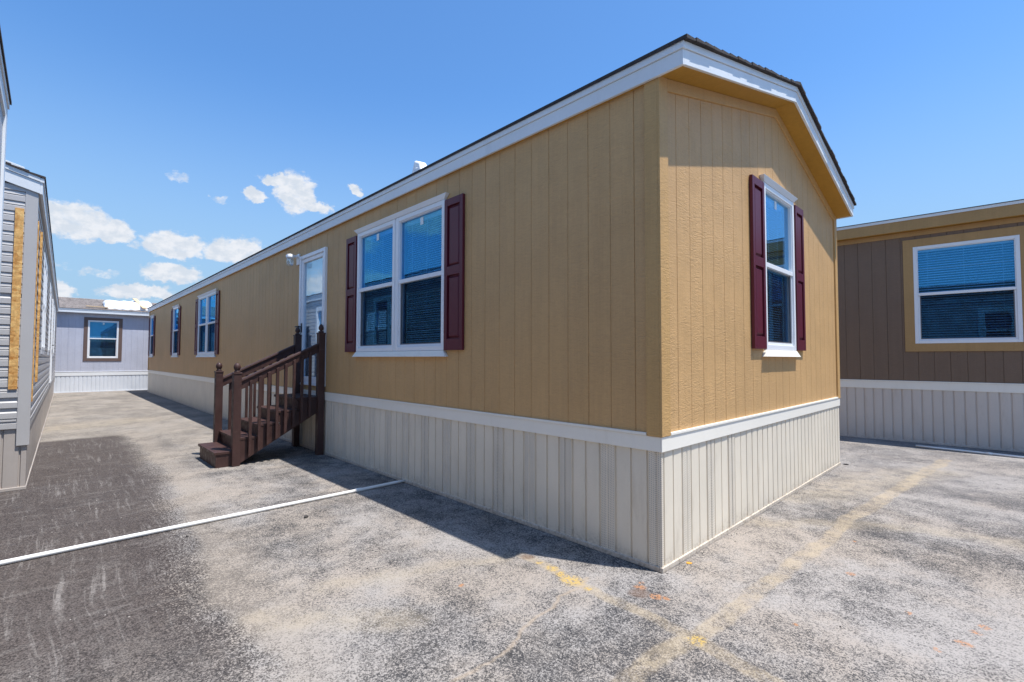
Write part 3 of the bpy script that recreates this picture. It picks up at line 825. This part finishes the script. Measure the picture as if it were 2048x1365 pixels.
# ================================================================== GROUND
def ground_material():
    m, t, b = new_mat('weathered_asphalt')
    c = t.coord(); x, y, z = t.sep(c)
    wv = t.noise(c, 2.2, 5, .65, out=1)
    wc = t.vm('ADD', c, t.vm('SCALE', t.vm('SUBTRACT', wv, (.5, .5, .5)), scale=.16))
    wx, wy, _ = t.sep(wc)
    wv2 = t.noise(c, 1.0, 5, .65, out=1)
    wc2 = t.vm('ADD', c, t.vm('SCALE', t.vm('SUBTRACT', wv2, (.5, .5, .5)), scale=.5))
    vx, vy, _ = t.sep(wc2)
    # aggregate
    g1 = t.sep(t.vor(c, 210.))[0]
    g2 = t.sep(t.vor(c, 115.))[1]
    g3 = t.noise(c, 105., 3, .7)
    blotch = t.noise(c, 1.6, 7, .68)
    blotch2 = t.noise(t.vm('ADD', c, (7.3, 1.1, 0)), 5.5, 6, .7)
    big = t.noise(t.vm('ADD', c, (3.3, 9.1, 0)), .42, 4, .6)
    # worn share: how much pale binder covers the dark stones
    wear = t.m('ADD', t.m('ADD', t.m('MULTIPLY', blotch, .62), t.m('MULTIPLY', blotch2, .38)), t.m('MULTIPLY', t.m('SUBTRACT', big, .5), .35))
    dust = t.noise(t.vm('MULTIPLY', c, (1.2, .35, 1.)), 1., 5, .6)
    wear = t.m('ADD', wear, t.m('MULTIPLY', t.m('SUBTRACT', dust, .5), .45))
    wear = t.ramp(wear, .30, .70, 0., 1.)
    agg = t.m('ADD', t.m('ADD', t.m('MULTIPLY', g1, .38), t.m('MULTIPLY', g2, .34)), t.m('MULTIPLY', g3, .58))
    k = t.m('ADD', agg, t.m('MULTIPLY', t.m('SUBTRACT', wear, .5), .42))
    pale = t.ramp(k, .38, .88, 0., 1.)
    warm = t.ramp(t.noise(t.vm('ADD', c, (1.7, 4.4, 0)), 1.1, 4, .6), .4, .62, 0., 1.)
    light = t.mix(warm, (.40, .378, .365, 1), (.41, .365, .325, 1))
    dark = t.mix(t.ramp(blotch2, .35, .65), (.050, .050, .055, 1), (.085, .080, .080, 1))
    col = t.mix(pale, dark, light)
    # far lane is dusty and paler
    dusty = t.m('MULTIPLY', t.ramp(t.m('ADD', y, t.m('MULTIPLY', t.m('SUBTRACT', blotch, .5), 5.)), 3.0, 11., 0., .72), t.ramp(x, 1., 0., 0., 1.))
    col = t.mix(dusty, col, t.mix(pale, (.20, .182, .165, 1), (.36, .325, .285, 1)))
    # right lane: greyer, smooth
    far_r = t.ramp(t.m('ADD', x, t.m('MULTIPLY', blotch, 2.)), 2.5, 6., 0., .5)
    col = t.mix(far_r, col, t.mix(pale, (.17, .165, .175, 1), (.36, .34, .33, 1)))
    def capsule(ax, ay, bx, by, half, soft, X, Y):
        dx, dy = bx - ax, by - ay; l2 = dx * dx + dy * dy
        px = t.m('SUBTRACT', X, ax); py = t.m('SUBTRACT', Y, ay)
        h = t.m('DIVIDE', t.m('ADD', t.m('MULTIPLY', px, dx), t.m('MULTIPLY', py, dy)), l2, clamp=True)
        qx = t.m('SUBTRACT', px, t.m('MULTIPLY', h, dx)); qy = t.m('SUBTRACT', py, t.m('MULTIPLY', h, dy))
        d = t.m('SQRT', t.m('ADD', t.m('MULTIPLY', qx, qx), t.m('MULTIPLY', qy, qy)))
        return t.ramp(d, half - soft, half + soft, 1., 0.)
    ragged = t.ramp(t.m('ADD', t.m('MULTIPLY', blotch2, .6), t.m('MULTIPLY', g3, .4)), .38, .60, 0., 1.)
    # newer dark patch of asphalt on the left
    edge = t.m('ADD', -1.93, t.m('MULTIPLY', t.ramp(y, 6., 1.4, 0., 1.), -.30))
    inx = t.ramp(t.m('ADD', t.m('SUBTRACT', vx, edge), t.m('MULTIPLY', t.m('SUBTRACT', agg, .64), .55)), -.12, .10, 1., 0.)
    iny = t.m('MULTIPLY', t.ramp(vy, 9.6, 9.9, 1., 0.), t.ramp(vy, .2, 1.9, .35, 1.))
    st = t.noise(t.vm('MULTIPLY', t.vm('ADD', c, t.comb(t.m('MULTIPLY', t.noise(c, .8, 2), .18), 0, 0)), (24., 1.0, 1.)), 1., 7, .74, .35)
    st2 = t.noise(t.vm('MULTIPLY', c, (3.2, 9., 1.)), 1., 4, .6)
    streak = t.m('MULTIPLY', t.ramp(st, .50, .70, 0., 1.), t.ramp(t.noise(c, 1.5, 3), .38, .58, .1, 1.))
    streak = t.m('ADD', streak, t.m('MULTIPLY', t.ramp(st2, .5, .72), .35), clamp=True)
    pd = t.mix(t.ramp(agg, .45, .95), (.036, .029, .028, 1), (.135, .113, .108, 1))
    pd = t.mix(t.m('MULTIPLY', t.m('MULTIPLY', streak, .66), t.ramp(agg, .3, .75, .35, 1.)), pd, (.35, .33, .32, 1))
    patch = t.m('MULTIPLY', inx, iny)
    col = t.mix(t.m('MULTIPLY', patch, .93), col, pd)
    # dust collected along the patch edge
    rim = t.m('MULTIPLY', t.m('MULTIPLY', t.ramp(t.m('SUBTRACT', vx, edge), -.02, .10), t.ramp(t.m('SUBTRACT', vx, edge), .5, .12)), t.ramp(y, 11., 9.))
    rim = t.m('MULTIPLY', rim, t.ramp(y, -.5, 1.5))
    col = t.mix(t.m('MULTIPLY', rim, .62), col, t.mix(pale, (.24, .21, .185, 1), (.38, .335, .29, 1)))
    # faded parking lines
    tan = t.mix(ragged, (.34, .27, .19, 1), (.50, .41, .28, 1))
    ln = None
    for a in ((-.47, .86, -.575, -.50, .045), (-.575, -.50, -.74, -1.6, .05), (-1.2, -.42, .113, -.525, .055), (.113, -.525, 2.2, -.615, .055), (2.2, -.615, 6.2, -.95, .07)):
        q = capsule(*a[:4], a[4], .018, wx, wy); ln = q if ln is None else t.m('MAXIMUM', ln, q)
    col = t.mix(t.m('MULTIPLY', ln, t.m('ADD', .14, t.m('MULTIPLY', ragged, .42))), col, tan)
    # wide dirty bands and crack fill
    bd = None
    for a in ((1.5, .0, 2.4, -1.2, .09), (2.4, -1.2, 2.7, -3.5, .13), (-1.7, 1.34, -.6, .86, .07), (3.3, -.2, 5.2, -1.0, .25), (-3., 11.6, -1.5, 12.3, .5), (-2.1, 1.2, -1.5, .7, .1), (2.5, 0.0, 3.6, -.5, .2)):
        q = capsule(*a[:4], a[4], a[4] * .9, vx, vy); bd = q if bd is None else t.m('MAXIMUM', bd, q)
    col = t.mix(t.m('MULTIPLY', bd, t.m('ADD', .10, t.m('MULTIPLY', ragged, .32))), col, (.47, .40, .30, 1))
    ck = None
    pts = [(-.40, .30), (-.56, .26), (-.72, .275), (-.86, .20), (-1.10, .20), (-1.36, .10), (-1.62, .085), (-2.2, .02)]
    for (p, q_) in zip(pts, pts[1:]):
        q = capsule(*p, *q_, .010, .012, wx, wy); ck = q if ck is None else t.m('MAXIMUM', ck, q)
    col = t.mix(t.m('MULTIPLY', ck, .62), col, (.46, .375, .29, 1))
    # yellow and rust coloured paint remnants
    def dot(px, py, r):
        d = t.vm('SUBTRACT', wc, (px, py, 0)); dx, dy, _ = t.sep(d)
        return t.ramp(t.m('SQRT', t.m('ADD', t.m('MULTIPLY', dx, dx), t.m('MULTIPLY', dy, dy))), r * .5, r * 1.15, 1., 0.)
    def dots(L_):
        o = None
        for a in L_:
            q = dot(*a); o = q if o is None else t.m('MAXIMUM', o, q)
        return o
    fleck = t.ramp(t.m('ADD', t.m('MULTIPLY', g2, .5), t.m('MULTIPLY', t.noise(c, 26., 4, .7), .8)), .52, .72)
    ye = dots([(-.508, .35, .085), (-.486, .54, .05), (-.50, .45, .045), (-.576, -.49, .055), (-.49, .66, .03), (-.53, .22, .03)])
    col = t.mix(t.m('MULTIPLY', t.m('MULTIPLY', ye, fleck), .75), col, (.62, .42, .10, 1))
    og = dots([(-.284, .0, .045), (-.33, -.13, .04), (-.22, .03, .02), (-.30, -.18, .025), (-1.05, .78, .025), (.649, -1.507, .03), (.542, -1.483, .03), (.56, -1.20, .02), (.35, -1.45, .035), (.20, -1.35, .02), (-.05, -.78, .02), (1.6, -.75, .02), (.9, -.85, .03)])
    col = t.mix(t.m('MULTIPLY', t.m('MULTIPLY', og, fleck), .7), col, (.52, .22, .07, 1))
    rust = dots([(-.47, .80, .06), (-.36, -.04, .07)])
    col = t.mix(t.m('MULTIPLY', rust, .5), col, (.16, .085, .05, 1))
    # hairline cracks
    cv = t.n.new('ShaderNodeTexVoronoi'); cv.feature = 'DISTANCE_TO_EDGE'; t.put(cv.inputs['Vector'], t.vm('ADD', c, t.vm('SCALE', t.vm('SUBTRACT', t.noise(c, 1.7, 6, .7, out=1), (.5, .5, .5)), scale=.55))); cv.inputs['Scale'].default_value = .75
    hc = t.m('MULTIPLY', t.ramp(cv.outputs['Distance'], .0015, .006, 1., 0.), t.ramp(t.noise(t.vm('ADD', c, (5, 5, 0)), .9, 3), .48, .60))
    col = t.mix(t.m('MULTIPLY', hc, .55), col, (.045, .042, .042, 1))
    # tar spots
    tar = t.m('MULTIPLY', t.ramp(t.noise(t.vm('ADD', c, (11, 3, 0)), 3.2, 6, .7), .62, .70), .45)
    col = t.mix(tar, col, (.07, .07, .08, 1))
    col = t.mix(1., col, (.86, .84, .81, 1), 'MULTIPLY')
    t.put(b.inputs['Base Color'], col)
    b.inputs['Roughness'].default_value = .92; b.inputs['Specular IOR Level'].default_value = .25
    h = t.m('ADD', t.m('MULTIPLY', g1, .5), t.m('MULTIPLY', g3, .8))
    n1 = t.bump(h, .55, .006)
    t.put(b.inputs['Normal'], t.bump(blotch2, .25, .03, n1))
    return m
g = MB(); g.face([(-400, -400, 0), (400, -400, 0), (400, 400, 0), (-400, 400, 0)])
gr = g.build('ground', ground_material(), recalc=False); gr['kind'] = 'structure'

# ================================================================== SKY, SUN
SUN = Vector((.146, -.300, .943)).normalized()
el = math.asin(SUN.z); rot = math.atan2(SUN.x, SUN.y)
w = bpy.data.worlds.new('World'); S.world = w; w.use_nodes = True
t = NT(w.node_tree); bg = w.node_tree.nodes['Background']
sky = t.n.new('ShaderNodeTexSky'); sky.sky_type = 'NISHITA'; sky.sun_disc = False
sky.sun_elevation = el; sky.sun_rotation = rot; sky.air_density = 1.0; sky.dust_density = .6; sky.ozone_density = 2.0; sky.altitude = 0
gen = t.coord('Generated'); x, y, z = t.sep(gen)
az = t.m('MULTIPLY', t.m('ARCTAN2', y, x), 57.2958); elv = t.m('MULTIPLY', t.m('ARCSINE', z), 57.2958)
ac = t.comb(az, t.m('MULTIPLY', elv, 1.35), 0)
nz = t.noise(ac, .75, 7, .6, out=1)
nx, ny, _ = t.sep(nz)
azw = t.m('ADD', az, t.m('MULTIPLY', t.m('SUBTRACT', nx, .5), 2.6)); elw = t.m('ADD', elv, t.m('MULTIPLY', t.m('SUBTRACT', ny, .5), 2.0))
clouds = [(88.4, 11.7, 2.0, 1.5), (90.4, 11.8, 1.6, 1.5), (86.3, 11.3, 1.5, .95), (81.5, 10.8, 2.2, 1.15), (84.4, 10.4, .55, .4), (76.1, 10.8, 2.6, 1.25),
          (81.5, 8.1, 2.1, .95), (83.9, 6.1, 2.6, .7), (70.6, 17.3, 1.7, 1.9), (68.4, 16.3, 1.5, .7), (72.6, 18.5, 1.4, .6), (74.6, 16.8, .9, .75),
          (81.4, 17.2, .85, .4), (77.8, 15.9, .7, .35), (64.4, 18.3, .7, .6), (86.9, 7.7, 1.4, .35), (89.7, 5.6, .9, .9), (90.0, 8.0, .8, .4),
          (126, 17, 7, 3), (142, 14, 9, 2.6), (112, 13, 5, 1.8), (158, 20, 8, 3), (-150, 16, 9, 3), (172, 10, 8, 2), (104, 9, 5, 1.6), (118, 8, 7, 1.6)]
msk = None; low = None
for (a, e, ra, re) in clouds:
    da = t.m('DIVIDE', t.m('SUBTRACT', azw, a), ra); de = t.m('DIVIDE', t.m('SUBTRACT', elw, e), re)
    # flat bases: squash the lower half
    de = t.m('MULTIPLY', de, t.ramp(de, -.2, .2, 1.35, 1.))
    d = t.m('SQRT', t.m('ADD', t.m('MULTIPLY', da, da), t.m('MULTIPLY', de, de)))
    thin = .45 if re < .45 else 1.
    q = t.ramp(d, .55, 1.75, thin, 0.)
    msk = q if msk is None else t.m('MAXIMUM', msk, q)
soft = t.noise(ac, .9, 6, .6)
wisp = t.noise(ac, 2.1, 9, .68, .3)
msk = t.ramp(t.m('SUBTRACT', t.m('ADD', msk, t.m('MULTIPLY', t.m('SUBTRACT', soft, .5), .5)), t.m('MULTIPLY', wisp, .62)), -.10, .46, 0., 1.)
msk = t.m('MULTIPLY', msk, t.ramp(soft, .30, .50, .85, .98))
tone = t.ramp(t.noise(t.vm('ADD', ac, (0, .9, 0)), .7, 5, .6), .38, .62, 0., 1.)
skc = t.mix(1., sky.outputs[0], (.88, 1.37, 1.78, 1), 'MULTIPLY')
skc = t.mix(t.ramp(elv, 30., 2., 0., .92), skc, (3.0, 4.45, 5.9, 1))
cl = t.mix(tone, (5.3, 5.8, 6.5, 1), (6.6, 6.8, 7.2, 1))
t.put(bg.inputs[0], t.mix(msk, skc, cl)); bg.inputs[1].default_value = .10
L = bpy.data.lights.new('sun', 'SUN'); L.energy = 5.0; L.angle = R(.53); L.color = (1, .965, .91)
lo = bpy.data.objects.new('sun', L); COL.objects.link(lo); lo.location = (3, -6, 20)
lo.rotation_euler = SUN.to_track_quat('Z', 'Y').to_euler()

# ================================================================== CAMERA
cam = bpy.data.cameras.new('camera'); co = bpy.data.objects.new('camera', cam); COL.objects.link(co); S.camera = co
cam.sensor_width = 36; cam.lens = 961 / 2048 * 36; cam.clip_start = .05; cam.clip_end = 3000
yaw, pitch, roll = .8057, .0365, .0021
fw = Vector((math.cos(yaw) * math.cos(pitch), math.sin(yaw) * math.cos(pitch), math.sin(pitch)))
r = fw.cross(Vector((0, 0, 1))).normalized(); u = r.cross(fw)
r2 = r * math.cos(roll) + u * math.sin(roll); u2 = -r * math.sin(roll) + u * math.cos(roll)
mt = Matrix((r2, u2, -fw)).transposed().to_4x4(); mt.translation = Vector((-2.9676, -1.6448, 1.42)); co.matrix_world = mt

S.view_settings.view_transform = 'Standard'; S.view_settings.look = 'None'; S.view_settings.gamma = 1; S.view_settings.exposure = .38
S.render.engine = 'CYCLES'
S.cycles.max_bounces = 10; S.cycles.transparent_max_bounces = 24; S.cycles.glossy_bounces = 5; S.cycles.diffuse_bounces = 4
